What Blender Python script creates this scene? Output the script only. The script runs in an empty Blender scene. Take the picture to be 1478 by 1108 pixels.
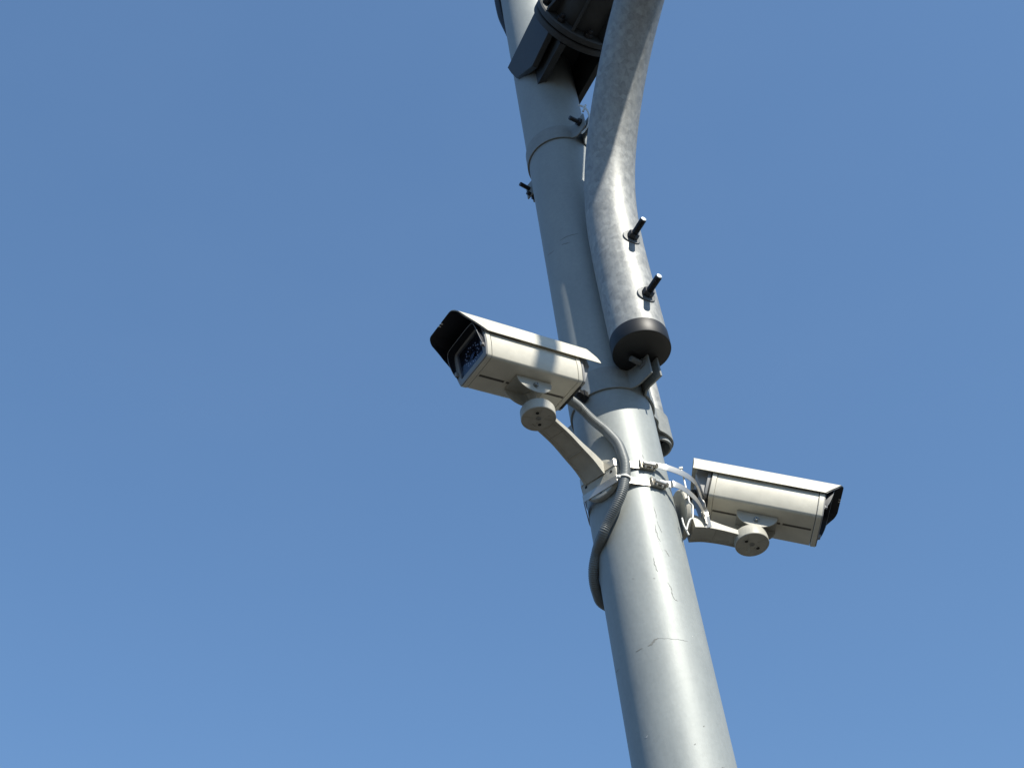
import bpy, math, random
from math import sin, cos, pi, radians, sqrt, atan2
from mathutils import Vector, Matrix, noise

random.seed(5)
# ------------------------------------------------------------------ camera, sky, sun, exposure
S = 1.4            # plan units -> metres (measured from the eye point at 1.6 m)
EYE = 1.6
def conv(p):
    return Vector((p[0]*S, p[1]*S, (p[2]-EYE)*S+EYE))

sc = bpy.context.scene
col = sc.collection
cam_d = bpy.data.cameras.new('camera')
cam = bpy.data.objects.new('camera', cam_d); col.objects.link(cam)
cam_d.sensor_width = 36.0
cam_d.sensor_fit = 'HORIZONTAL'
cam_d.lens = 36.0*1724.0/1478.0
cam_d.clip_start = 0.05
cam_d.clip_end = 5000.0
rot = Matrix(((0.97692527, 0.19937166, 0.07660261),
              (0.19471615, -0.68400119, -0.70301351),
              (-0.08776469, 0.70170743, -0.70703893)))
cam.matrix_world = Matrix.Translation(conv((0, -1.7600525688, 1.6))) @ rot.to_4x4()
sc.camera = cam

SUN_AZ, SUN_EL = 44.5, 41.0      # degrees right of the direction pole -> camera, elevation
world = bpy.data.worlds.new('World'); sc.world = world
world.use_nodes = True
wn = world.node_tree.nodes; wl = world.node_tree.links
wn.clear()
sky = wn.new('ShaderNodeTexSky'); sky.sky_type = 'NISHITA'
sky.sun_disc = False
sky.sun_elevation = radians(SUN_EL)
sky.sun_rotation = radians(180.0-SUN_AZ)
sky.altitude = 0.0; sky.air_density = 1.0; sky.dust_density = 0.6; sky.ozone_density = 2.0
tint = wn.new('ShaderNodeMix'); tint.data_type = 'RGBA'; tint.blend_type = 'MULTIPLY'; tint.inputs[0].default_value = 1.0
tint.inputs[7].default_value = (0.675, 1.045, 1.50, 1)     # colour rendering of the photograph's blue
bg = wn.new('ShaderNodeBackground'); bg.inputs['Strength'].default_value = 0.15
wo = wn.new('ShaderNodeOutputWorld')
gam = wn.new('ShaderNodeGamma'); gam.inputs[1].default_value = 0.52       # flatter, hazier sky
wl.new(sky.outputs[0], gam.inputs[0]); wl.new(gam.outputs[0], tint.inputs[6]); 
# very faint high haze drifting over the blue
stc = wn.new('ShaderNodeTexCoord'); smp = wn.new('ShaderNodeMapping'); smp.inputs['Scale'].default_value = (1.0, 1.0, 2.2)
sno = wn.new('ShaderNodeTexNoise'); sno.inputs['Scale'].default_value = 2.6; sno.inputs['Detail'].default_value = 5.0; sno.inputs['Roughness'].default_value = .55
smr = wn.new('ShaderNodeMapRange'); smr.inputs['From Min'].default_value = .42; smr.inputs['From Max'].default_value = .75; smr.inputs['To Max'].default_value = .11
hz = wn.new('ShaderNodeMix'); hz.data_type = 'RGBA'; hz.inputs[7].default_value = (.90, 1.50, 2.60, 1)
wl.new(stc.outputs['Generated'], smp.inputs[0]); wl.new(smp.outputs[0], sno.inputs['Vector']); wl.new(sno.outputs['Fac'], smr.inputs['Value'])
wl.new(smr.outputs[0], hz.inputs[0]); wl.new(tint.outputs[2], hz.inputs[6]); wl.new(hz.outputs[2], bg.inputs['Color']); wl.new(bg.outputs[0], wo.inputs['Surface'])

sun_d = bpy.data.lights.new('sun', 'SUN'); sun = bpy.data.objects.new('sun', sun_d); col.objects.link(sun)
sun_d.energy = 4.8; sun_d.angle = radians(0.5); sun_d.color = (1.0, 0.945, 0.84)
sv = Vector((sin(radians(SUN_AZ))*cos(radians(SUN_EL)), -cos(radians(SUN_AZ))*cos(radians(SUN_EL)), sin(radians(SUN_EL))))
sun.rotation_euler = sv.to_track_quat('Z', 'Y').to_euler()
sun.location = (6, -6, 12)

sc.view_settings.view_transform = 'Standard'
sc.view_settings.look = 'None'
sc.view_settings.exposure = 0.47
sc.view_settings.gamma = 1.0
sc.cycles.max_bounces = 8

# ------------------------------------------------------------------ materials
def mat(name, c, rough=.5, metal=0., coat=0., var=0., vscale=20., rvar=0., bump=0., bscale=60., stretch=(1, 1, 1), tint=None, spec=.5):
    m = bpy.data.materials.new(name); m.use_nodes = True
    N = m.node_tree.nodes; L = m.node_tree.links
    b = N['Principled BSDF']
    b.inputs['Base Color'].default_value = (*c, 1)
    b.inputs['Roughness'].default_value = rough
    b.inputs['Metallic'].default_value = metal
    b.inputs['Coat Weight'].default_value = coat
    b.inputs['Coat Roughness'].default_value = .2
    b.inputs['Specular IOR Level'].default_value = spec
    tc = N.new('ShaderNodeTexCoord'); mp = N.new('ShaderNodeMapping')
    mp.inputs['Scale'].default_value = stretch
    L.new(tc.outputs['Object'], mp.inputs['Vector'])
    if var > 0:
        n = N.new('ShaderNodeTexNoise'); n.inputs['Scale'].default_value = vscale
        n.inputs['Detail'].default_value = 6; n.inputs['Roughness'].default_value = .65
        L.new(mp.outputs[0], n.inputs['Vector'])
        r = N.new('ShaderNodeValToRGB')
        r.color_ramp.elements[0].position = .3; r.color_ramp.elements[1].position = .72
        lo = [x*(1-var) for x in (tint or c)]; hi = [min(1, x*(1+var*.6)) for x in c]
        r.color_ramp.elements[0].color = (*lo, 1); r.color_ramp.elements[1].color = (*hi, 1)
        L.new(n.outputs['Fac'], r.inputs['Fac']); L.new(r.outputs['Color'], b.inputs['Base Color'])
        if rvar > 0:
            mr = N.new('ShaderNodeMapRange')
            mr.inputs['From Min'].default_value = .3; mr.inputs['From Max'].default_value = .7
            mr.inputs['To Min'].default_value = rough-rvar; mr.inputs['To Max'].default_value = rough+rvar
            L.new(n.outputs['Fac'], mr.inputs['Value']); L.new(mr.outputs[0], b.inputs['Roughness'])
    if bump > 0:
        n2 = N.new('ShaderNodeTexNoise'); n2.inputs['Scale'].default_value = bscale; n2.inputs['Detail'].default_value = 5
        L.new(mp.outputs[0], n2.inputs['Vector'])
        bp = N.new('ShaderNodeBump'); bp.inputs['Strength'].default_value = bump; bp.inputs['Distance'].default_value = .002
        L.new(n2.outputs['Fac'], bp.inputs['Height']); L.new(bp.outputs[0], b.inputs['Normal'])
    return m

M = {}
M['pole'] = mat('pole_paint', (.305, .330, .322), .54, .14, 0, .10, 14, .05, .16, 60, (1, 1, .35))
M['zinc'] = mat('hot_dip_zinc', (.340, .348, .332), .52, .2, 0, .18, 75, .09, .25, 70, (1, 1, .45), tint=(.30, .308, .30))
def spangle(m, scale, amt):      # crystalline zinc flakes
    N = m.node_tree.nodes; L = m.node_tree.links; b = N['Principled BSDF']
    src = b.inputs['Base Color'].links[0].from_socket
    tc = [x for x in N if x.type == 'TEX_COORD'][0]
    v = N.new('ShaderNodeTexVoronoi'); v.inputs['Scale'].default_value = scale; v.inputs['Randomness'].default_value = 1.0
    L.new(tc.outputs['Object'], v.inputs['Vector'])
    bw = N.new('ShaderNodeSeparateColor'); L.new(v.outputs['Color'], bw.inputs[0])
    mr = N.new('ShaderNodeMapRange'); mr.inputs['To Min'].default_value = 1-amt; mr.inputs['To Max'].default_value = 1+amt
    L.new(bw.outputs[0], mr.inputs['Value'])
    vm = N.new('ShaderNodeVectorMath'); vm.operation = 'SCALE'
    L.new(src, vm.inputs[0]); L.new(mr.outputs[0], vm.inputs['Scale']); L.new(vm.outputs[0], b.inputs['Base Color'])
spangle(M['zinc'], 55, .13)
spangle(M['pole'], 120, .03)
M['steel'] = mat('weathered_zinc_fitting', (.15, .158, .158), .55, .2, 0, .22, 40, .08, .2, 90)
M['clamp'] = mat('painted_clamp_steel', (.27, .283, .27), .55, .1, 0, .16, 30, .05, .18, 80)
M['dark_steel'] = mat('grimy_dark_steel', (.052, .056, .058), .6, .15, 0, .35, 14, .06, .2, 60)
M['bolt'] = mat('blackened_bolt_steel', (.035, .036, .04), .42, .5, 0, .3, 90)
M['pale_end'] = mat('cut_bolt_end_and_glint', (.62, .68, .72), .45, .3)  # pale bolt ends; also colours the glint painted on the lock bolt
M['rubber'] = mat('black_cap_plastic', (.006, .0065, .0075), .5, 0, 0, .15, 30)
M['cream'] = mat('cream_powder_coat', (.66, .63, .53), .42, 0, .1, .10, 22, .03, .04, 300)
M['cream_cast'] = mat('cream_cast_bracket', (.45, .435, .375), .5, 0, 0, .14, 30, .05, .18, 160)
M['shield'] = mat('cream_sunshield_paint', (.64, .61, .51), .42, 0, .1, .10, 20, .03, .03, 200)
M['liner'] = mat('black_visor_liner', (.008, .010, .016), .45, 0)
M['bezel'] = mat('grey_front_bezel', (.27, .27, .265), .5, 0, 0, .08, 30)
M['gasket'] = mat('dark_gasket', (.018, .018, .016), .6)
M['groove'] = mat('dark_slot_brown', (.10, .09, .075), .7, 0, 0, .4, 60)
M['board'] = mat('lens_board', (.006, .006, .010), .35)
M['led'] = mat('clear_led_dome', (.80, .80, .85), .35)
M['lens'] = mat('lens_glass', (.01, .012, .02), .05, 0, 1)
M['conduit'] = mat('grey_pvc_conduit', (.19, .205, .205), .45, .1, 0, .10, 40)
M['strap'] = mat('stainless_strap', (.56, .54, .49), .40, .8, 0, .06, 60)
M['buckle'] = mat('strap_buckle_steel', (.50, .46, .38), .35, .8, 0, .4, 130)
M['tie'] = mat('white_nylon', (.72, .72, .68), .4)
M['scratch'] = mat('paint_crack_dirt', (.19, .195, .185), .7)
M['chip'] = mat('paint_chip_light', (.48, .49, .47), .6)
M['screw'] = mat('screw_steel', (.30, .30, .28), .35, .7)
M['hole'] = mat('deep_hole', (.015, .014, .013), .8)
M['ground'] = mat('ground_paving', (.050, .045, .036), .9, 0, 0, .2, .6)
gm = bpy.data.materials.new('window_glass'); gm.use_nodes = True
g = gm.node_tree; g.nodes.clear()
tr = g.nodes.new('ShaderNodeBsdfTransparent'); tr.inputs[0].default_value = (.80, .83, .90, 1)
gl = g.nodes.new('ShaderNodeBsdfGlossy'); gl.inputs['Roughness'].default_value = .03; gl.inputs['Color'].default_value = (.9, .95, 1, 1)
lw = g.nodes.new('ShaderNodeLayerWeight'); lw.inputs[0].default_value = .5
p4 = g.nodes.new('ShaderNodeMath'); p4.operation = 'POWER'; p4.inputs[1].default_value = 4.0
fr = g.nodes.new('ShaderNodeMath'); fr.operation = 'MULTIPLY_ADD'; fr.inputs[1].default_value = .45; fr.inputs[2].default_value = .025
g.links.new(lw.outputs['Facing'], p4.inputs[0]); g.links.new(p4.outputs[0], fr.inputs[0])
mx = g.nodes.new('ShaderNodeMixShader'); go = g.nodes.new('ShaderNodeOutputMaterial')
g.links.new(fr.outputs[0], mx.inputs[0]); g.links.new(tr.outputs[0], mx.inputs[1]); g.links.new(gl.outputs[0], mx.inputs[2]); g.links.new(mx.outputs[0], go.inputs[0])
M['glass'] = gm

# ------------------------------------------------------------------ mesh helpers (all in plan units)
def frame(z, x=None):
    z = Vector(z).normalized()
    if x is None: x = Vector((1, 0, 0)) if abs(z.x) < .9 else Vector((0, 1, 0))
    x = Vector(x); x = (x-z*x.dot(z)).normalized(); y = z.cross(x)
    return Matrix((x, y, z)).transposed()

def catmull(pts, n=8):
    P = [Vector(p) for p in pts]; out = []
    P = [P[0]*2-P[1]]+P+[P[-1]*2-P[-2]]
    for i in range(1, len(P)-2):
        a, b, c, d = P[i-1:i+3]
        for k in range(n):
            t = k/n
            out.append(.5*((2*b)+(c-a)*t+(2*a-5*b+4*c-d)*t*t+(3*b-a-3*c+d)*t**3))
    out.append(P[-2]); return out

class MB:
    def __init__(s): s.v = []; s.f = []
    def add(s, vs, fs):
        o = len(s.v); s.v += [Vector(p) for p in vs]; s.f += [tuple(i+o for i in q) for q in fs]; return s
    def rings(s, rings, caps=(True, True), closed=True):
        n = len(rings[0]); vs = [p for r in rings for p in r]; fs = []
        m = n if closed else n-1
        for i in range(len(rings)-1):
            for j in range(m):
                k = (j+1) % n
                fs.append((i*n+j, i*n+k, (i+1)*n+k, (i+1)*n+j))
        if caps[0]: fs.append(tuple(reversed(range(n))))
        if caps[1]: fs.append(tuple((len(rings)-1)*n+j for j in range(n)))
        return s.add(vs, fs)
    def lathe(s, c, axis, prof, seg=48, x=None, caps=(True, True)):     # prof: (radius, height) along axis
        F = frame(axis, x); c = Vector(c)
        return s.rings([[c+F@Vector((r*cos(2*pi*k/seg), r*sin(2*pi*k/seg), h)) for k in range(seg)] for r, h in prof], caps)
    def cyl(s, a, b, r, seg=24, r2=None):
        a = Vector(a); b = Vector(b); d = b-a; L = d.length; r2 = r if r2 is None else r2
        e = min(r, r2)*.12
        return s.lathe(a, d, [(r-e, 0), (r, e), (r2, L-e), (r2-e, L)], seg)
    def tube(s, pts, r, seg=14, up=None):
        P = [Vector(p) for p in pts]; rings = []; X = None
        for i, p in enumerate(P):
            t = (P[min(i+1, len(P)-1)]-P[max(i-1, 0)]).normalized()
            if X is None: X = frame(t, up).col[0]
            X = (X-t*X.dot(t)).normalized(); Y = t.cross(X)
            rr = r[i] if isinstance(r, list) else r
            rings.append([p+X*rr*cos(2*pi*k/seg)+Y*rr*sin(2*pi*k/seg) for k in range(seg)])
        return s.rings(rings)
    def box(s, c, size, F=None):
        c = Vector(c); F = F or Matrix.Identity(3); a, b, d = [q/2 for q in size]
        vs = [c+F@Vector((x*a, y*b, z*d)) for z in (-1, 1) for x, y in ((-1, -1), (1, -1), (1, 1), (-1, 1))]
        return s.add(vs, [(3, 2, 1, 0), (4, 5, 6, 7), (0, 1, 5, 4), (1, 2, 6, 5), (2, 3, 7, 6), (3, 0, 4, 7)])
    def prism(s, poly, o, X, Y, Z, h0, h1):
        o = Vector(o); X = Vector(X); Y = Vector(Y); Z = Vector(Z)
        return s.rings([[o+X*a+Y*b+Z*h for a, b in poly] for h in (h0, h1)])
    def sheet(s, path, z0, z1, th):               # vertical sheet following a plan path (closed thin ribbon)
        P = [Vector((p[0], p[1], 0)) for p in path]; out = []; inn = []
        for i, p in enumerate(P):
            t = (P[min(i+1, len(P)-1)]-P[max(i-1, 0)]).normalized(); nrm = Vector((t.y, -t.x, 0))
            out.append(p+nrm*th/2); inn.append(p-nrm*th/2)
        rings = []
        for a, b in zip(out, inn):
            rings.append([Vector((a.x, a.y, z0)), Vector((a.x, a.y, z1)), Vector((b.x, b.y, z1)), Vector((b.x, b.y, z0))])
        return s.rings(rings)
    def build(s, name, m, parent=None, local=True, bevel=0., smooth=35):
        """local=True: verts are in the parent's own frame; False: in plan space."""
        me = bpy.data.meshes.new(name)
        if parent is None: co = [conv(p) for p in s.v]
        elif local: co = [p*S for p in s.v]
        else:
            inv = ROOTS[parent.name].inverted(); co = [inv@conv(p) for p in s.v]
        me.from_pydata(co, [], s.f); me.update()
        import bmesh
        bm = bmesh.new(); bm.from_mesh(me); bmesh.ops.recalc_face_normals(bm, faces=bm.faces)
        bm.to_mesh(me); bm.free()
        o = bpy.data.objects.new(name, me); col.objects.link(o)
        me.materials.append(m)
        if parent is not None: o.parent = parent; ROOTS[o.name] = ROOTS[parent.name]
        for p in me.polygons: p.use_smooth = True
        me.set_sharp_from_angle(angle=radians(smooth))
        if bevel > 0:
            bv = o.modifiers.new('bevel', 'BEVEL'); bv.width = bevel*S; bv.segments = 2; bv.limit_method = 'ANGLE'; bv.angle_limit = radians(40)
            bv.harden_normals = False
        return o

ROOTS = {}
def thing(name, label, cat, base, R=None, group=None):
    o = bpy.data.objects.new(name, None); col.objects.link(o)
    o.empty_display_size = .05
    mw = Matrix.Translation(conv(base)) @ (R.to_4x4() if R else Matrix.Identity(4))
    o.matrix_world = mw; ROOTS[o.name] = mw
    o['label'] = label; o['category'] = cat
    if group: o['group'] = group
    return o

def polar(az, r, z): a = radians(az); return Vector((r*sin(a), -r*cos(a), z))
AZ = 36.0
n_ = Vector((sin(radians(AZ)), -cos(radians(AZ)), 0)); t_ = Vector((cos(radians(AZ)), sin(radians(AZ)), 0)); Zv = Vector((0, 0, 1))
def nt(s, t, z): return n_*s+t_*t+Zv*z
R = .08

# ------------------------------------------------------------------ ground (never in view from here; it bounces light up)
gb = MB()
N_ = 24; G = 1500.0
me = bpy.data.meshes.new('ground')
vs = [(-G+2*G*i/N_, -G+2*G*j/N_, 0) for j in range(N_+1) for i in range(N_+1)]
fs = [(j*(N_+1)+i, j*(N_+1)+i+1, (j+1)*(N_+1)+i+1, (j+1)*(N_+1)+i) for j in range(N_) for i in range(N_)]
me.from_pydata(vs, [], fs); me.materials.append(M['ground'])
gr = bpy.data.objects.new('ground', me); col.objects.link(gr); gr['kind'] = 'structure'

# ------------------------------------------------------------------ pole
G0 = EYE-EYE/S      # plan height of the real ground
pole = thing('steel_pole', 'tall round silver-grey painted steel pole that carries both white security cameras', 'pole', (0, 0, G0))
seg = 160; mb = MB()
hs = [G0+.02+i*(6.6-G0)/60 for i in range(61)]
mb.rings([[Vector((R*cos(2*pi*k/seg), R*sin(2*pi*k/seg), h)) for k in range(seg)] for h in hs])
mb.build('shaft', M['pole'], pole, False)
mb = MB(); mb.lathe((0, 0, G0), (0, 0, 1), [(.15, 0.002), (.15, .018), (.12, .02), (.1, .021)], 64); mb.build('base_plate', M['pole'], pole, False)
def scratch(pts, w, m='scratch', seed=0):      # pts: (azimuth, z)
    rnd = random.Random(seed); P = catmull([Vector((a, z, 0)) for a, z in pts], 5); q = MB()
    rings = []
    for i, p in enumerate(P):
        e = sin(pi*(i+.3)/(len(P)-.4)); ww = w*(.35+.65*e)*(.6+.8*rnd.random())
        a = p.x+rnd.uniform(-.5, .5); z = p.y+rnd.uniform(-.0006, .0006)
        d = P[min(i+1, len(P)-1)]-P[max(i-1, 0)]; d = Vector((d.x*R*pi/180, d.y)).normalized(); nx = Vector((-d.y, d.x))
        c = [(a+nx.x*ww/2/(R*pi/180)*k, z+nx.y*ww/2*k) for k in (-1, 1)]
        rings.append([polar(c[0][0], R+.0002, c[0][1]), polar(c[1][0], R+.0002, c[1][1]), polar(c[1][0], R-.0004, c[1][1]), polar(c[0][0], R-.0004, c[0][1])])
    q.rings(rings); return q.build('paint_crack', M[m], pole, False)
CRACKS = [(0.0011, 'scratch', [(30.03, 2.9262), (30.45, 2.9092), (30.11, 2.9006)]), (0.0013, 'scratch', [(26.14, 2.8863), (25.98, 2.873), (26.8, 2.8566), (28.31, 2.8483)]), (0.0009, 'scratch', [(29.8, 2.8938), (32.14, 2.876), (34.0, 2.8682)]), (0.001, 'chip', [(24.51, 2.8694), (26.48, 2.8467), (28.28, 2.8275)]), (0.0014, 'scratch', [(32.56, 2.8318), (34.62, 2.8243), (37.2, 2.8171)]), (0.0014, 'scratch', [(14.78, 2.8113), (14.79, 2.798), (16.34, 2.7838)]), (0.0009, 'scratch', [(9.09, 2.7699), (12.24, 2.7688)]), (0.0014, 'scratch', [(26.21, 2.7611), (29.07, 2.7508), (29.08, 2.7372), (30.55, 2.7269)]), (0.001, 'scratch', [(30.55, 2.7269), (35.05, 2.7259)]), (0.0018, 'scratch', [(-28.49, 2.6426), (-24.08, 2.6432), (-19.42, 2.6442)]), (0.003, 'scratch', [(-12.62, 2.6439), (-7.68, 2.6457), (-4.02, 2.6514), (0.61, 2.6534)]), (0.0006, 'scratch', [(0.61, 2.6534), (12.88, 2.6504), (25.67, 2.6487), (35.39, 2.647)]), (0.0014, 'scratch', [(15.75, 2.4634), (18.08, 2.4654)]), (0.002, 'scratch', [(43.54, 2.4304), (48.48, 2.4305)]), (0.0012, 'scratch', [(-76.23, 2.6425), (-61.55, 2.6367)]), (0.0022, 'chip', [(-36.92, 2.4955), (-33.95, 2.4968)]), (0.0022, 'chip', [(43.69, 2.6597), (45.35, 2.6598)]), (0.0012, 'scratch', [(30.88, 2.495), (32.94, 2.4958)]), (0.0012, 'scratch', [(-62.87, 3.7147), (-51.17, 3.7046), (-42.27, 3.6992)]), (0.0022, 'scratch', [(-27.09, 3.7143), (-18.09, 3.7163), (-6.72, 3.7154), (5.22, 3.7162)]), (0.0022, 'scratch', [(-25.38, 3.6979), (-17.8, 3.6946), (-9.95, 3.6925)]), (0.0012, 'scratch', [(29.88, 3.0509), (31.54, 3.0416)]), (0.001, 'scratch', [(-15.59, 2.779), (-14.25, 2.7771)])]
for i, (w, m, pts) in enumerate(CRACKS): scratch(pts, w, m, i)

# ------------------------------------------------------------------ brace pipe (bends up and out to carry the mast arm)
br = thing('brace_pipe', 'mottled galvanized pipe bending up beside the pole, black cap on its lower end', 'pipe', nt(.138, 0, 3.32))
path = [(.1385, 3.29), (.138, 3.36), (.138, 3.44), (.138, 3.52), (.1385, 3.60), (.141, 3.68), (.150, 3.765), (.179, 3.846), (.213, 3.914), (.250, 3.976), (.291, 4.034), (.336, 4.088), (.384, 4.137), (.434, 4.183), (.60, 4.32), (.80, 4.40)]
pr = .0572
def smooth_path(pts):
    P = [Vector((a, b)) for a, b in pts]
    for _ in range(2): P = [P[0]]+[(P[i-1]+2*P[i]+P[i+1])/4 for i in range(1, len(P)-1)]+[P[-1]]
    return P
cp = catmull([nt(a, 0, b) for a, b in smooth_path(path)], 8)
mb = MB(); mb.tube(cp, pr, 96, up=t_); mb.build('pipe', M['zinc'], br, False)
mb = MB(); mb.lathe(nt(.1385, 0, 3.309), (0, 0, -1), [(pr+.0003, 0), (pr+.0010, 0.0006), (pr+.0014, .0018), (pr+.0014, .0355), (pr+.0006, .0372), (pr-.002, .038), (pr-.012, .0372), (.002, .0372)], 96)
mb.build('end_cap', M['rubber'], br, False)
mb = MB()
for z, s0 in ((3.5665, .138), (3.3815, .138)):
    b = nt(s0+pr, 0, z); tip = nt(s0+pr+.052, 0, z)
    q = MB(); pitch = .0016; prof = []
    L = .052; k = 0
    h = .0
    while h < L-.002:
        prof.append((.0072 if k % 2 else .0064, h)); h += pitch/2; k += 1
    prof += [(.0066, L-.002), (.0056, L-.0005)]
    q.lathe(b, n_, prof, 24); bo = q.build('threaded_bolt', M['bolt'], br, False, smooth=50)
    q = MB(); q.lathe(b, n_, [(.0058, L-.0012), (.0057, L+.0006), (.0046, L+.0012)], 24); q.build('pale_tip', M['pale_end'], bo, False)
    q = MB(); q.lathe(b-n_*.004, n_, [(.0118, 0), (.0124, .001), (.0124, .017), (.0105, .0185)], 6, x=Zv); q.build('nut', M['bolt'], bo, False, smooth=20)
    # washer: disc bent onto the pipe
    q = MB(); rr = []
    for r_, h_ in ((.0215, -.001), (.0222, .0), (.0222, .0018), (.0215, .0028), (.006, .003)):
        rr.append([b+n_*(h_-(1-sqrt(max(0, 1-(r_*cos(2*pi*k/40)/pr)**2)))*pr*.55)+t_*r_*cos(2*pi*k/40)*.92+Zv*r_*sin(2*pi*k/40)*.92 for k in range(40)])
    q.rings(rr); q.build('washer', M['steel'], bo, False)

# ------------------------------------------------------------------ mast arm and its flanged bracket
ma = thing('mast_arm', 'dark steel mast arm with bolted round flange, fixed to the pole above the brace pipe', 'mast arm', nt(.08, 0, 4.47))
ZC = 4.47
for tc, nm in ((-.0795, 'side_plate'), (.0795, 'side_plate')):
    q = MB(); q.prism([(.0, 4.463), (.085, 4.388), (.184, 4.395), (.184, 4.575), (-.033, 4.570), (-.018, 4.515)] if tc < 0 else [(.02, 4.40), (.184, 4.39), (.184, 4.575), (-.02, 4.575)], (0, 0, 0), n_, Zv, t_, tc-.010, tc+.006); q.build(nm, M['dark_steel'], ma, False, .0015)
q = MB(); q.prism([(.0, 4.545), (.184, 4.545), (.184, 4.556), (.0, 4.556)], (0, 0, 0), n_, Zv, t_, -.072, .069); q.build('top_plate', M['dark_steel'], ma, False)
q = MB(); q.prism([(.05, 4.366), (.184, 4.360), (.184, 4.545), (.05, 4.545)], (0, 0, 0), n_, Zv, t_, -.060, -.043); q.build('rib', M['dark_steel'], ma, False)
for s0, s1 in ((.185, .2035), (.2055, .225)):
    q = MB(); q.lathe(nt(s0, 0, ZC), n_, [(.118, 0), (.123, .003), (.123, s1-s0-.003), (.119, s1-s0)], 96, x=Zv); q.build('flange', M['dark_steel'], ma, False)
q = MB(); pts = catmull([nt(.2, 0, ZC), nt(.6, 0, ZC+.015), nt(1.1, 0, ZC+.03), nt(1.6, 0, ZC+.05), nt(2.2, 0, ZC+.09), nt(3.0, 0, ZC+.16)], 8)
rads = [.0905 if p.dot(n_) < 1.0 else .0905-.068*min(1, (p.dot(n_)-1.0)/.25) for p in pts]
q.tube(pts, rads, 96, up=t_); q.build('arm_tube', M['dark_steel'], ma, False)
for k in range(8):
    a = radians(22.5+45*k); d = t_*cos(a)+Zv*sin(a); e = n_.cross(d)
    q = MB(); q.prism([(.226, .086), (.226, .119), (.234, .119), (.31, .092), (.31, .086)], (0, 0, ZC), n_, d, e, -.004, .004); q.build('gusset', M['dark_steel'], ma, False, .0008)
    a = radians(45*k); d = t_*cos(a)+Zv*sin(a)
    q = MB(); q.lathe(Vector((0, 0, ZC))+n_*.225+d*.106, n_, [(.0115, 0), (.012, .001), (.012, .009), (.011, .010), (.0065, .0102), (.0062, .019), (.005, .020)], 6, x=Zv); q.build('flange_bolt', M['bolt'], ma, False, smooth=20)

# ------------------------------------------------------------------ pole clamps
def arc(a0, a1, r, step=4):
    n = max(2, int(abs(a1-a0)/step)); return [tuple(polar(a0+(a1-a0)*k/n, r, 0))[:2] for k in range(n+1)]
def hexbolt(parent, a, d, L, r=.0062, name='bolt', m='bolt'):
    d = Vector(d).normalized(); a = Vector(a)
    q = MB(); q.lathe(a, d, [(r, -L), (r, 0)], 16); o = q.build(name, M[m], parent, False)
    q = MB(); q.lathe(a-d*L*.62, d, [(r*1.8, 0), (r*1.9, .001), (r*1.9, .0075), (r*1.7, .0085)], 6); q.build('nut', M[m], o, False, smooth=20)
    return o
def clamp(z0, z1, label, ea, eb, rout, boltside, big):
    c = thing('pole_clamp', label, 'clamp', polar(ea, R, z0), group='two-piece bolted clamps round the pole')
    th = .0036; ra = R+.0024
    gap = 8.
    # front-left half: from front ear round the left to the rear ear
    fe = Vector(polar(ea, 1, 0)); ft = Vector((fe.y*-1, fe.x, 0))      # ft: towards larger azimuth
    re = Vector(polar(eb, 1, 0)); rt = Vector((-re.y, re.x, 0))
    p = []
    g = .0115 if big else .009
    p.append(tuple(fe*rout-ft*g)); p.append(tuple(fe*(ra+.02)-ft*g)); p.append(tuple(fe*(ra+.007)-ft*(g+.002)))
    p += arc(ea-13, eb+13, ra)
    p.append(tuple(re*(ra+.007)+rt*(g+.002))); p.append(tuple(re*(ra+.02)+rt*g)); p.append(tuple(re*rout+rt*g))
    q = MB(); q.sheet([v[:2] for v in p], z0, z1, th); q.build('clamp_half', M['clamp'], c, False, .0006, smooth=40)
    return c, fe, ft, re, rt, ra, th, g
# lower clamp
c1, fe, ft, re_, rt, ra, th, g_ = clamp(3.222, 3.282, 'grey bolted clamp round the pole just under the black pipe cap', 47, -133, .137, 1, True)
loop = []
cx_, cy_ = .077, .112
p = [tuple(fe*.140+ft*.010)[:2], tuple(fe*.104+ft*.010)[:2], tuple(fe*.091+ft*.0125)[:2]]
p += arc(60, 106, ra+.001)
p += [(.0868, .0400), (.0850, .0560), (.0875, .068), (.0945, .0765), (.1020, .0870)]
p += [(cx_+.0335*cos(a), cy_+.0335*sin(a)) for a in [radians(x) for x in (-20, 0, 20, 40, 60, 80, 100, 120)]]
P = catmull([Vector((a, b, 0)) for a, b in p[2:]], 4)
q = MB(); q.sheet([p[0], p[1]]+[(v.x, v.y) for v in P], 3.222, 3.288, .0045); q.build('clamp_half', M['clamp'], c1, False, .0006, smooth=40)
hexbolt(c1, fe*.118+ft*.024+Zv*3.262, ft, .066, .0058, m='steel')
hexbolt(c1, re_*.118+rt*.03+Zv*3.25, rt, .07, .0058)
bb = polar(-34, .094, 3.2225)
d0 = polar(-34, 1, 0)
q = MB(); q.lathe(bb-d0*.012, d0, [(.012, 0), (.0135, .002), (.0135, .012), (.0105, .0125), (.0105, .024), (.008, .026)], 6, x=Zv); lk = q.build('lock_bolt', M['rubber'], c1, False, smooth=20)
q = MB(); q.lathe(bb+d0*.010, d0, [(.0048, 0), (.005, .001), (.005, .0055), (.004, .006)], 12); q.build('pale_tip', M['pale_end'], lk, False)  # pale tip paints a white glint on the black lock bolt
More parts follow.
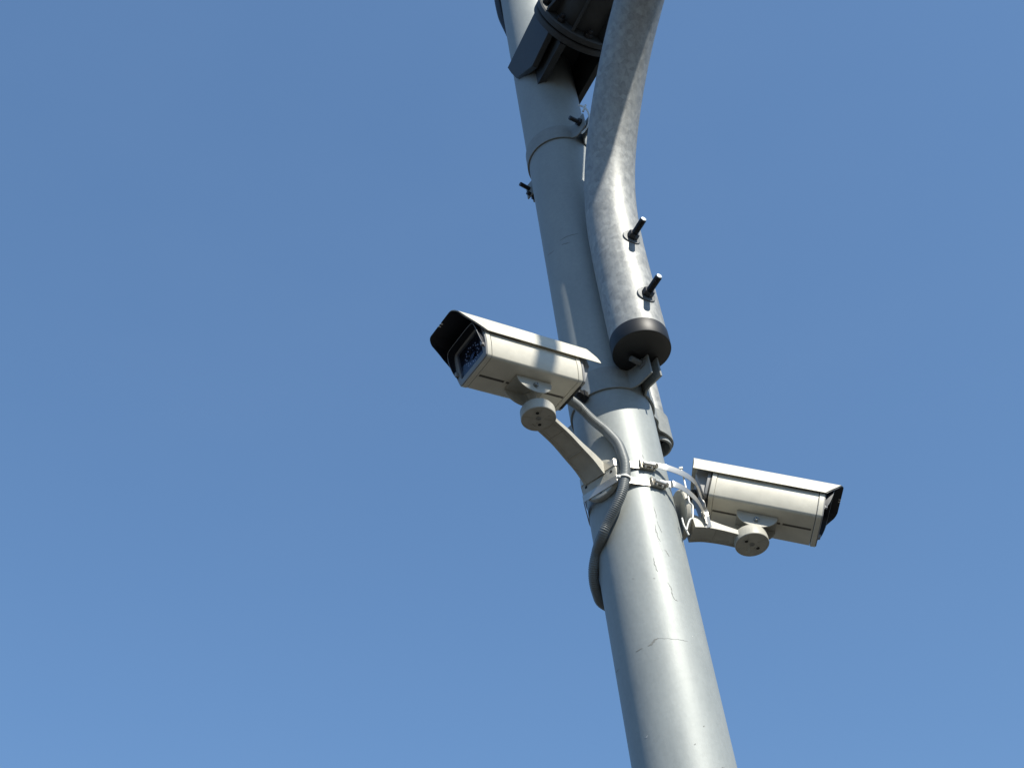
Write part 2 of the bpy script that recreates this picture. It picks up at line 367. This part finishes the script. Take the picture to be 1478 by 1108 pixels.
# upper clamp
c2, fe2, ft2, re2, rt2, ra2, th2, g2 = clamp(4.098, 4.150, 'dark bolted clamp ring round the pole under the mast arm bracket', 42, -133, .128, 1, False)
p = [tuple(fe2*.128+ft2*.009)[:2], tuple(fe2*.10+ft2*.009)[:2], tuple(fe2*.0905+ft2*.011)[:2]]+arc(55, 214, ra2+.0005)+[tuple(re2*.0905-rt2*.011)[:2], tuple(re2*.128-rt2*.009)[:2]]
q = MB(); q.sheet(p, 4.098, 4.150, .0036); q.build('clamp_half', M['clamp'], c2, False, .0006, smooth=40)
hexbolt(c2, fe2*.112+ft2*.02+Zv*4.13, ft2, .062, .0055)
hexbolt(c2, re2*.116+rt2*.040+Zv*4.128, rt2, .075, .0055)
hexbolt(c2, re2*.116+rt2*.020+Zv*4.105, rt2, .045, .0055)

# small rear pipe held by the lower clamp
rp = thing('rear_pipe', 'short grey pipe held behind the pole in the loop of the lower clamp', 'pipe', (cx_, cy_, 3.212))
q = MB(); q.lathe((cx_, cy_, 3.212), (0, 0, 1), [(.0255, .70), (.0305, .70), (.0305, .001), (.0295, 0), (.0262, 0), (.0255, .002), (.0255, .69)], 64, caps=(False, False)); q.build('pipe', M['zinc'], rp, False)
q = MB(); q.lathe((cx_, cy_, 3.245), (0, 0, 1), [(.0254, 0), (.0254, .004)], 48); q.build('dark_bore_disc', M['rubber'], rp, False)  # black disc paints the shade inside the open pipe end

# ------------------------------------------------------------------ security cameras
def Rm(yaw, pitch, roll):
    cy, sy = cos(yaw), sin(yaw); cp_, sp = cos(pitch), sin(pitch); cr, sr = cos(roll), sin(roll)
    return Matrix(((cy, -sy, 0), (sy, cy, 0), (0, 0, 1))) @ Matrix(((cp_, 0, -sp), (0, 1, 0), (sp, 0, cp_))) @ Matrix(((1, 0, 0), (0, cr, -sr), (0, sr, cr)))

W2, ZB, ZT = .0467, -.0435, .034
def body_profile(k=0.):       # (y, z) outline, grown by k
    pts = []
    def corner(cy, cz, r, a0, a1, n=7):
        for i in range(n):
            a = radians(a0+(a1-a0)*i/(n-1)); pts.append((cy+r*cos(a), cz+r*sin(a)))
    w = W2+k
    half = [(.0385, ZB-k)]
    for i in range(6):
        a = radians(-78+50*i/5); half.append((.0385+(.0085+k)*cos(a), ZB+.0085+(.0085+k)*sin(a)))
    half += [(.0500+k, -.024), (.0520+k, -.014), (.0526+k, -.003), (.0524+k, .008), (.0512+k, .019), (.0475+k, .029), (.0420, ZT+k)]
    return half+[(-a, b) for a, b in reversed(half)]
def extr(q, prof, x0, x1): return q.rings([[Vector((x, a, b)) for a, b in prof] for x in (x0, x1)])

ZS = 1.0
def shield_profile(off=0., n=9):      # open profile from near bottom edge over the top to the other side
    half = [(.0590-off*.8, .0055), (.0582-off*.85, .0110-off*.1), (.0555-off*.9, .0220-off*.2), (.0512-off*.95, .0350-off*.4)]
    for i in range(n+1):
        a = radians(30+60*i/n); half.append((.0325-off*.4+.0180*cos(a), .0365-off+.0180*sin(a)))
    half = [(a, .0055+(b-.0055)*ZS) for a, b in half]
    return half+[(-a, b) for a, b in reversed(half)]
def shield(q, x_rear, x_front_top, x_front_bot, off, th, rear_bot):
    out = shield_profile(off); inn = shield_profile(off+th)
    zb = .0055; zt = zb+(.0545-zb)*ZS
    def fx(b): k = max(0., min(1., (zt-off-b)/(zt-zb))); return x_front_top+(x_front_bot-x_front_top)*(k**1.05)
    def rx(b): k = max(0., min(1., (zt-off-b)/(zt-zb))); return x_rear+(rear_bot-x_rear)*sin(k*pi/2)
    m = len(out); rings = []
    nx = 14
    cols = []
    for i in range(nx+1):
        t = i/nx
        ro = [Vector((rx(b)*(1-t)+fx(b)*t, a, b)) for a, b in out]
        ri = [Vector((rx(b0)*(1-t)+fx(b0)*t, a, b)) for (a, b), (a0, b0) in zip(inn, out)]
        rings.append(ro+ri[::-1])
    q.rings(rings)

def housing(root):
    q = MB(); extr(q, body_profile(), -.094, .093); hb = q.build('housing', M['cream'], root)
    q = MB(); q.rings([[Vector((x, a, b)) for a, b in body_profile(k)] for x, k in ((.0945, -.0006), (.0945, .0011), (.1035, .0011), (.1035, -.0002))], caps=(False, False)); q.build('end_trim', M['cream'], hb, bevel=.0007)
    q = MB(); extr(q, body_profile(.0011), -.1035, -.0945); q.build('end_trim', M['cream'], hb, bevel=.0007)
    q = MB(); extr(q, body_profile(-.0012), -.1065, -.0945); q.build('rear_gasket', M['gasket'], hb)
    q = MB(); q.box((-.1062, 0, ZB-.0006), (.0046, .064, .0034)); q.build('gasket_strip', M['gasket'], hb)
    q = MB(); extr(q, body_profile(-.002), -.112, -.1066); q.build('rear_cover', M['bezel'], hb, bevel=.0006)
    q = MB(); q.prism([(-.1122, .033), (-.134, .033), (-.136, .008), (-.1122, -.040)], (0, 0, 0), (1, 0, 0), (0, 0, 1), (0, 1, 0), -.041, .041); q.build('rear_hood', M['bezel'], hb, bevel=.001)
    # long slots under the housing, drawn as thin dark brown strips
    for x0, x1 in ((.038, .090), (-.093, -.046), (.0275, .0335), (-.042, -.036)):
        q = MB(); q.box(((x0+x1)/2, -.005, ZB), (x1-x0, .0048, .0010)); q.build('slot', M['groove'], hb)
    # seam line between side panel and rail under the shield
    for sg in (-1, 1):
        q = MB(); q.box((0, sg*(.0520), .0125), (.186, .0016, .0014)); q.build('side_rail', M['cream'], hb)
        for x in (-.06, 0.06):
            q = MB(); q.lathe((x, sg*.0508, .0180), (0, sg, .2), [(.003, 0), (.003, .0015), (.0022, .002)], 12); q.build('screw', M['screw'], hb)
    # front bezel: frame with the window opening
    q = MB(); outer = body_profile(-.0004); ow, oz0, oz1 = .0385, -.0320, .0290
    def inner(k):
        r = .003; c = []
        for cy, cz, a0 in ((ow-r, oz0+r, -90), (ow-r, oz1-r, 0), (-(ow-r), oz1-r, 90), (-(ow-r), oz0+r, 180)):
            nn = 7
            for i in range(nn):
                a = radians(a0+90*i/(nn-1)); c.append((cy+(r-k)*cos(a), cz+(r-k)*sin(a)))
        return c
    rings = [[Vector((x, a, b)) for a, b in pf] for x, pf in ((.0938, outer), (.1052, outer), (.1058, body_profile(-.0012)), (.1058, inner(0)), (.1050, inner(.0006)), (.0985, inner(.0006)))]
    q.rings(rings, caps=(True, False)); fb = q.build('front_bezel', M['bezel'], root)
    q = MB(); q.box((.0990, 0, (oz0+oz1)/2), (.0008, 2*ow-.0016, oz1-oz0-.0016)); q.build('lens_board', M['board'], fb)
    q = MB(); q.box((.1030, 0, (oz0+oz1)/2), (.0010, 2*ow-.0016, oz1-oz0-.0016)); q.build('window_pane', M['glass'], fb)
    cz = -.0015
    q = MB(); q.lathe((.0994, 0, cz), (1, 0, 0), [(.0105, 0), (.0105, .0022), (.0090, .0024), (.0080, .0008), (.0040, .0016), (.0008, .0019)], 32); q.build('lens', M['lens'], fb)
    for k in range(24):
        rr = .0165 if k % 2 == 0 else .0198; a = 2*pi*k/24
        if k in (5, 17): continue
        q = MB(); q.lathe((.0994, rr*cos(a)*1.12, cz+rr*sin(a)), (1, 0, 0), [(.00135, 0), (.00135, .0006), (.0009, .0012), (.0002, .0014)], 10); q.build('led', M['led'], fb)
    for sg in (-1, 1):
        q = MB(); q.box((.1085, sg*.0445, -.016), (.006, .006, .009)); q.build('shield_lug', M['bezel'], fb, bevel=.001)
    # inner hood rim that follows the window
    q = MB(); pts = [Vector((.106, -.047, -.024)), Vector((.113, -.0482, -.010)), Vector((.118, -.048, .012)), Vector((.1195, -.044, .0290)), Vector((.120, -.032, .0325)), Vector((.120, 0, .033)), Vector((.120, .032, .0325)), Vector((.1195, .044, .0290)), Vector((.118, .048, .012)), Vector((.113, .0482, -.010)), Vector((.106, .047, -.024))]
    cc = catmull(pts, 6)
    rings = []
    for p in cc:
        b = Vector((.104, p.y*.985, p.z)); rings.append([p, b, b+Vector((0, -.0012*(1 if p.y > 0 else -1) if abs(p.y) > .03 else 0, -.0012)), p+Vector((0, -.0012*(1 if p.y > 0 else -1) if abs(p.y) > .03 else 0, -.0012))])
    q.rings(rings); q.build('inner_hood', M['liner'], root)
    q = MB(); q.tube(cc, .0006, 8); q.build('hood_rim', M['bezel'], root)
    # sunshield
def sunshield(root, rt, ft, fb, rb):
    q = MB(); shield(q, rt, ft, fb, 0., .0016, rb); sh = q.build('sunshield', M['shield'], root, smooth=50)
    q = MB(); shield(q, .030, ft+.0015, fb+.0015, .0019, .0012, .030); q.build('visor_liner', M['liner'], sh, smooth=50)
    for y in (-.0035, .0035):
        q = MB(); q.box((ft-.0005, y, .0055+.046*ZS), (.004, .0028, .0022)); q.build('tab', M['tie'], sh)
    for x in (-.075, .07):
        q = MB(); q.box((x, 0, .0430), (.016, .03, .018)); q.build('spacer', M['cream'], sh)
def saddle(root):
    # swivel saddle: two half-moon cheeks under the housing
    xc = -.010
    q = MB(); q.box((xc, 0, ZB-.0014), (.075, .042, .0020)); sw = q.build('swivel_saddle', M['cream_cast'], root, bevel=.0005)
    for sg in (-1, 1):
        poly = [(xc+.038, ZB-.0024), (xc-.038, ZB-.0024)]
        for i in range(1, 16):
            a = pi+pi*i/16; poly.append((xc+.038*cos(a), ZB-.0030+.0285*sin(a)*(1. if True else 0)))
        q = MB(); q.prism(poly, (0, 0, 0), (1, 0, 0), (0, 0, 1), (0, 1, 0), sg*.0205-.0011, sg*.0205+.0011); q.build('cheek', M['cream_cast'], sw, bevel=.0004)
        q = MB(); q.lathe((xc, sg*.0216, ZB-.0160), (0, sg, 0), [(.0052, 0), (.0055, .0006), (.0055, .0018), (.0042, .0020), (.0042, .0048), (.0034, .0055), (.0016, .0055), (.0016, .0035)], 20); q.build('pivot_bolt', M['screw'], sw, smooth=30)

def dist_tag(o): pass
CG = 'white outdoor security cameras on the pole'
cl = thing('security_camera', 'cream security camera aiming left, lens window facing the viewer, on the pole\'s left side', 'security camera', (-.1493, -.249, 3.160), Rm(radians(222.9), radians(-7.7), radians(-1.5)), CG)
housing(cl); saddle(cl)
housing_children = [o for o in col.objects if o.parent == cl]
cr = thing('security_camera', 'cream security camera aiming right with its lens turned away, on the pole\'s right side', 'security camera', (.249, .0785, 2.997), Rm(radians(9.1), radians(-21.2), radians(-.5)), CG)
def copy_tree(o, parent):
    c = o.copy(); col.objects.link(c); c.parent = parent; ROOTS[c.name] = ROOTS[parent.name]
    for ch in [k for k in list(col.objects) if k.parent == o]: copy_tree(ch, c)
for o in housing_children: copy_tree(o, cr)
sunshield(cl, -.130, .1560, .1010, -.1500)
ZS = .84
sunshield(cr, -.1470, .1350, .1040, -.1420)

def bracket(root, disk, dax, stem_top, plate_az, plate_r, plate_z, arm, w0, w1, side):
    """drum under the saddle, arm back to the round plate strapped on the pole (plan space)."""
    disk = Vector(disk); dax = Vector(dax).normalized(); rad = .0318
    # drum: bottom face at disk, axis up
    q = MB(); q.lathe(disk, -dax, [(.0010, .0016), (.0296, .0016), (.0300, .0002), (rad-.0008, 0), (rad, .0012), (rad, .019), (rad-.003, .0245), (rad-.010, .0275), (.004, .028)], 64)
    dr = q.build('pivot_drum', M['cream_cast'], root, False, smooth=30)
    q = MB(); q.tube([disk-dax*.02, disk-dax*.034, stem_top], [.0105, .0085, .0078], 20); q.build('pivot_stem', M['cream_cast'], dr, False)
    Fm = frame(dax, arm[-1]-arm[0])
    for a, b in ((-.013, .008), (.013, -.008)):
        c = disk+Fm@Vector((a, b, -.0014))
        q = MB(); q.lathe(c, dax, [(.0052, 0), (.0052, .0010), (.0036, .0012), (.0036, .0002)], 20); q.build('screw_boss', M['cream_cast'], dr, False)
        q = MB(); q.lathe(c, dax, [(.0034, 0.0005), (.0034, .0010)], 16); q.build('screw_hole', M['hole'], dr, False)
    q = MB(); q.lathe(disk-dax*.0016, dax, [(.0050, 0), (.0050, .0007), (.0040, .0012), (.0022, .0012), (.0022, .0004)], 20); q.build('centre_screw', M['screw'], dr, False)
    for a in (35, 125):
        u = Fm@Vector((cos(radians(a)), sin(radians(a)), 0))
        v = dax.cross(u)
        for sg in (-1, 1):
            q = MB(); q.box(disk+u*sg*.0185-dax*.0013, (.016, .0012, .0012), Matrix((u, v, dax)).transposed()); q.build('drum_rib', M['cream_cast'], dr, False)
    # arm: channel beam; 'arm' = centre line of its underside, from drum to plate
    P = catmull(arm, 6); side = Vector(side).normalized(); rings = []
    n = len(P)
    for i, p in enumerate(P):
        t = (P[min(i+1, n-1)]-P[max(i-1, 0)]).normalized(); sd = (side-t*side.dot(t)).normalized(); up = sd.cross(t)
        if up.z < 0: up = -up
        k = i/(n-1); w = (w0+(w1-w0)*k**1.5)/2; th = .0095+.022*k**3
        rings.append([p-sd*w, p-sd*(w-.003), p-sd*(w-.0032)+up*.0018, p+sd*(w-.0032)+up*.0018, p+sd*(w-.003), p+sd*w, p+sd*w+up*th, p+sd*(w-.004)+up*(th+.003), p-sd*(w-.004)+up*(th+.003), p-sd*w+up*th])
    q = MB(); q.rings(rings); am = q.build('arm', M['cream_cast'], root, False, smooth=40)
    for i in (int(n*.35), int(n*.62)):
        p = P[i]; t = (P[i+1]-P[i-1]).normalized(); sd = (side-t*side.dot(t)).normalized(); up = sd.cross(t)
        if up.z < 0: up = -up
        q = MB(); q.box(p+up*.0014, (.0014, w0*.84, .0016), Matrix((t, sd, up)).transposed()); q.build('arm_rib', M['cream_cast'], am, False)
    for sg in (-.32, .30):
        q = MB(); seg_ = P[int(n*.12):int(n*.60)]
        pts = []
        for j, p in enumerate(seg_):
            t = (seg_[min(j+1, len(seg_)-1)]-seg_[max(j-1, 0)]).normalized(); sd = (side-t*side.dot(t)).normalized(); up = sd.cross(t)
            if up.z < 0: up = -up
            pts.append(p+sd*w0*sg+up*.0016)
        q.tube(pts, .0007, 6); q.build('arm_rib', M['cream_cast'], am, False)
    # wall plate
    pn = polar(plate_az, 1, 0); pt = Vector((-pn.y, pn.x, 0)); c = pn*plate_r+Zv*plate_z
    q = MB(); pr_ = .0475 if root is cr else .0415
    q.lathe(c, pn, [(pr_-.002, 0), (pr_, .002), (pr_, .009), (pr_-.0015, .0115), (pr_-.005, .0125), (pr_-.008, .0122), (.001, .0122)], 72, x=Zv)
    wp = q.build('wall_plate', M['cream_cast'], root, False, smooth=30)
    for a in (0, 90, 180, 270):
        e = Zv*cos(radians(a))+pt*sin(radians(a)); cc = c+pn*.0122+e*(pr_-.0120)
        q = MB(); q.lathe(cc, pn, [(.0030, -.002), (.0030, .0003)], 16); q.build('screw_hole', M['hole'], wp, False)
    return pn, pt, c

hl = ROOTS[cl.name]
def loc2plan(root, p):
    v = ROOTS[root.name] @ (Vector(p)*S); return Vector((v.x/S, v.y/S, (v.z-EYE)/S+EYE))
def azarm(az, pts): return [polar(az, r, z) for r, z in pts]
dL = Vector((-.129, -.214, 3.0545))
armL = [dL+Vector((.003, .005, .0)), polar(-32.3, .215, 3.0570), polar(-33, .182, 3.0520), polar(-33.8, .150, 3.0400), polar(-34.3, .120, 3.0255), polar(-35, .096, 3.006)]
bracket(cl, dL, (0, 0, -1), loc2plan(cl, (-.010, 0, -.058)), -31, .0800, 3.004, armL, .039, .047, polar(-34+90, 1, 0))
dR = Vector((.2045, .073, 2.907))
dirR = Vector((.207-.088, .080-.034, 0)).normalized()
armR = [dR-dirR*.006, Vector((.187, .0722, 2.9165)), Vector((.166, .064, 2.923)), Vector((.144, .0555, 2.928)), Vector((.122, .047, 2.931)), Vector((.100, .0385, 2.930))]
bracket(cr, dR, (-.03, -.10, -1), loc2plan(cr, (-.010, 0, -.058)), 111, .088, 2.975, armR, .036, .046, (dirR.y, -dirR.x, 0))
# rear cable glands
for root, yy, zz in ((cl, -.022, -.016), (cr, .0, -.004)):
    q = MB(); q.lathe((-.113, yy, zz), (-1, 0, 0), [(.0115, 0), (.0118, .001), (.0118, .006), (.0098, .0065), (.0098, .014), (.0082, .017)], 8); q.build('cable_gland', M['rubber'], root, smooth=20)

# ------------------------------------------------------------------ flexible conduit (corrugated)
def corrugated(pts, r, pitch=.0036, depth=.0011):
    P = catmull(pts, 20)
    L = [0.]
    for i in range(1, len(P)): L.append(L[-1]+(P[i]-P[i-1]).length)
    out = []; rad = []; s = 0.; i = 0; k = 0; st = pitch/4
    while s < L[-1]:
        while i < len(L)-2 and L[i+1] < s: i += 1
        f = (s-L[i])/max(1e-9, L[i+1]-L[i]); out.append(P[i].lerp(P[i+1], f))
        rad.append(r-depth*(0.5-0.5*cos(2*pi*k/4))); s += st; k += 1
    q = MB(); q.tube(out, rad, 20); return q
fc = thing('flexible_conduit', 'grey corrugated conduit curving from the left camera down round the pole', 'conduit', polar(-20, .09, 3.0))
CP = [[-0.0608, -0.1205, 3.1576], [-0.0505, -0.1067, 3.1512], [-0.0394, -0.0973, 3.1377], [-0.0262, -0.0924, 3.1205], [-0.015, -0.0903, 3.1035], [-0.0002, -0.094, 3.0662], [0.0049, -0.0999, 3.0246], [0.0047, -0.1024, 3.0007], [-0.0009, -0.1035, 2.972], [-0.0106, -0.1004, 2.9464], [-0.0249, -0.0927, 2.9252], [-0.0447, -0.0799, 2.9029], [-0.0597, -0.0687, 2.885], [-0.0751, -0.0366, 2.8756], [-0.0854, -0.0213, 2.8561], [-0.0896, -0.0031, 2.8406], [-0.089, 0.0206, 2.8297], [-0.0845, 0.0449, 2.8242], [-0.0612, 0.068, 2.8202], [-0.031, 0.085, 2.8282], [0.0079, 0.0902, 2.8442], [0.0452, 0.0784, 2.8742]]
q = corrugated([loc2plan(cl, (-.112, -.022, -.018))]+[Vector(p) for p in CP], .0098); q.build('corrugated_tube', M['conduit'], fc, False, smooth=80)
# cable from the right camera
rc = thing('camera_cable', 'black cable drooping from the rear of the right camera behind its bracket', 'cable', (.13, .07, 2.98))
a = loc2plan(cr, (-.126, 0, -.004)); b = loc2plan(cr, (-.142, .002, -.012))
q = corrugated([a, b, b+Vector((-.010, .010, -.012)), Vector((.075, .115, 3.02)), Vector((.04, .10, 3.02)), Vector((.005, .093, 2.96)), Vector((.0, .091, 2.6))], .0088); q.build('corrugated_tube', M['rubber'], rc, False, smooth=80)

# ------------------------------------------------------------------ stainless straps round the pole and over the bracket plates
def hull(pts):
    pts = sorted(set(pts)); 
    def half(ps):
        h = []
        for p in ps:
            while len(h) >= 2 and (h[-1][0]-h[-2][0])*(p[1]-h[-2][1])-(h[-1][1]-h[-2][1])*(p[0]-h[-2][0]) <= 0: h.pop()
            h.append(p)
        return h[:-1]
    return half(pts)+half(reversed(pts))
def ring_over(rp_):
    c = [(rp_*sin(radians(a)), -rp_*cos(radians(a))) for a in range(0, 360, 4)]
    for az, rr, hw in ((-31, .0928, .0395),):
        n0 = polar(az, 1, 0); t0 = Vector((-n0.y, n0.x, 0))
        for k in (-1, 1): v = n0*rr+t0*hw*k; c.append((v.x, v.y))
    h = hull(c); return h
def strap(z0, hgt, baz, tail, label, dz):
    st = thing('steel_strap', label, 'strap', polar(baz, R, z0), group='stainless straps tightened round the pole')
    h = ring_over(R+.0012); th = .0009
    n = len(h); rings = []
    # resample hull densely
    pts = []
    for i in range(n):
        a = Vector((*h[i], 0)); b = Vector((*h[(i+1) % n], 0)); m_ = max(1, int((b-a).length/.008))
        for k in range(m_): pts.append(a.lerp(b, k/m_))
    def az_of(p):
        a = math.degrees(atan2(p.x, -p.y)); return a if a <= baz+1 else a-360
    pts = sorted([p for p in pts if az_of(p) > -236], key=az_of)
    for i, p in enumerate(pts):
        d = (pts[min(i+1, len(pts)-1)]-pts[max(i-1, 0)]).normalized(); nn = Vector((d.y, -d.x, 0))
        rings.append([p+Zv*z0, p+nn*th+Zv*z0, p+nn*th+Zv*(z0+hgt), p+Zv*(z0+hgt)])
    q = MB(); q.rings(rings); q.build('band', M['strap'], st, False, smooth=50)
    # loose tail
    P = catmull([Vector(p) for p in tail], 8); rings = []
    for i, p in enumerate(P):
        d = (P[min(i+1, len(P)-1)]-P[max(i-1, 0)]).normalized(); nn = Vector((d.y, -d.x, 0)).normalized(); up = nn.cross(d).normalized()
        if up.z < 0: up = -up
        tw = .12; up = (up+nn*tw).normalized()
        hh = hgt*.86
        rings.append([p-up*hh/2, p-up*hh/2+nn*th, p+nn*th*2.2, p+up*hh/2+nn*th, p+up*hh/2])
    q = MB(); q.rings(rings); q.build('loose_tail', M['strap'], st, False, smooth=60)
    # buckle (worm-drive housing)
    b = polar(baz, 1, 0); tt = Vector((-b.y, b.x, 0)); F = Matrix((tt, Zv, b)).transposed(); c = b*(R+.0040)+Zv*(z0+hgt/2)
    q = MB(); q.box(c, (.028, hgt*1.12, .0055), F); bk = q.build('buckle', M['buckle'], st, False, .0008)
    q = MB(); q.cyl(c-tt*.0115+b*.0060-Zv*.0018, c+tt*.0125+b*.0060-Zv*.0018, .0042, 16); q.build('worm_screw', M['strap'], bk, False)
    q = MB(); q.lathe(c+tt*.0125+b*.0060-Zv*.0018, tt, [(.0050, 0), (.0052, .0008), (.0052, .0045), (.0044, .0052)], 6); q.build('screw_head', M['buckle'], bk, False, smooth=20)
    for k in (-.0065, .0065):
        q = MB(); q.lathe(c+tt*k+b*.0025-Zv*(hgt*.36), (b-Zv*.8), [(.0030, 0), (.0030, .0028), (.0018, .0042)], 12); q.build('rivet', M['strap'], bk, False)
    for k in (-.0135, .0125):
        q = MB(); q.box(c+tt*k+b*.0010, (.0035, hgt*1.25, .0060), F); q.build('buckle_end', M['buckle'], bk, False, .0005)
    return st
tu = [polar(36, R+.006, 3.0225), polar(52, .0905, 3.0235)]+[Vector(p) for p in ((.0819, -.0499, 3.0225), (.1077, -.0266, 3.021), (.1245, -.002, 3.019), (.1302, .0165, 3.014), (.1325, .024, 2.996), (.1320, .026, 2.975), (.1315, .026, 2.955), (.1310, .026, 2.930))]
strap(3.0125, .0155, 32, tu, 'upper steel strap round the pole with its loose tail curling over the right bracket', 0)
tl = [polar(46, R+.006, 2.984), polar(58, .0925, 2.984)]+[Vector(p) for p in ((.0850, -.0500, 2.983), (.1008, -.0343, 2.981), (.1165, -.0078, 2.979), (.1250, .010, 2.972), (.1290, .022, 2.955), (.1300, .027, 2.938))]
strap(2.9735, .0155, 42, tl, 'lower steel strap round the pole with its loose tail curling beside the right bracket', 0)

# ------------------------------------------------------------------ cable ties and small cables
ct = thing('cable_tie', 'white nylon cable tie round the grey conduit below the upper strap', 'cable tie', polar(-10, .10, 2.99))
TC = Vector([0.0001, -0.1035, 2.9746]); TT = Vector([-0.0153, 0.002, -0.0543]).normalized()
F = frame(TT, Vector((0, -1, 0)))
q = MB(); rings = []
for k in range(33):
    a = 2*pi*k/32; e = F@Vector((cos(a), sin(a), 0)); rings.append([TC+e*.0100-TT*.0019, TC+e*.0114-TT*.0019, TC+e*.0114+TT*.0019, TC+e*.0100+TT*.0019])
q.rings(rings, caps=(False, False)); q.build('loop', M['tie'], ct, False)
hd = TC+Vector((-.0098, -.0062, .0008))
q = MB(); q.lathe(hd-TT*.003, TT, [(.0032, 0), (.0042, .001), (.0042, .0055), (.0032, .0068)], 16); q.build('head', M['tie'], ct, False)
ct2 = thing('cable_tie', 'long white cable tie looped down the plate of the right camera bracket', 'cable tie', (.115, -.01, 2.96))
TZ = [[0.1059, -0.0211, 3.0402], [0.1069, -0.0203, 3.0244], [0.1066, -0.0205, 3.0114], [0.1062, -0.0209, 2.9921], [0.1064, -0.0207, 2.9733], [0.1063, -0.0208, 2.9577], [0.1103, -0.0178, 2.9529], [0.109, -0.0187, 2.9412], [0.1049, -0.0218, 2.9215], [0.0996, -0.0258, 2.9167], [0.0938, -0.0301, 2.9038], [0.0885, -0.0341, 2.8881]]
q = MB(); q.tube(catmull([Vector(p) for p in TZ], 6), .0016, 8); q.build('strap_loop', M['tie'], ct2, False)
q = MB(); q.box(Vector(TZ[0]), (.0075, .005, .0055)); q.build('head', M['tie'], ct2, False, .001)
ct3 = thing('cable_tie', 'short white cable tie ends forming a vee at the foot of the right bracket plate', 'cable tie', (.1, -.01, 2.93))
q = MB(); q.tube(catmull([Vector(p) for p in [[0.0856, -0.0346, 2.9163], [0.0861, -0.0341, 2.9006], [0.0887, -0.0323, 2.8876], [0.0907, -0.0307, 2.8794]]], 6), .0015, 8); q.build('strap_loop', M['tie'], ct3, False)
ct4 = thing('cable_tie', 'white cable tie end curling behind the upper clamp bolt', 'cable tie', nt(.12, 0, 4.15))
q = MB(); q.tube(catmull([Vector(p) for p in [[0.0731, -0.09, 4.2084], [0.0833, -0.09, 4.1976], [0.0902, -0.09, 4.1809], [0.0926, -0.09, 4.1607], [0.0915, -0.09, 4.1394], [0.0837, -0.09, 4.1103], [0.0739, -0.09, 4.0929], [0.0652, -0.09, 4.0831]]], 6), .0024, 8); q.build('strap_loop', M['tie'], ct4, False)
q = MB(); q.tube(catmull([Vector(p) for p in [[0.0804, -0.09, 4.1755], [0.0857, -0.09, 4.1883], [0.0905, -0.09, 4.2013]]], 4), .0026, 8); q.build('head', M['tie'], ct4, False)
bc = thing('signal_cable', 'thick black cable bulging out at the left edge of the pole top', 'cable', polar(-100, .085, 4.88))
q = MB(); q.tube(catmull([polar(-104, .070, 4.80), polar(-102, .078, 4.86), polar(-98, .086, 4.92), polar(-96, .0885, 4.98), polar(-96, .089, 5.05), polar(-98, .086, 5.2), polar(-100, .088, 6.4)], 8), .011, 16); q.build('cable_sheath', M['rubber'], bc, False)
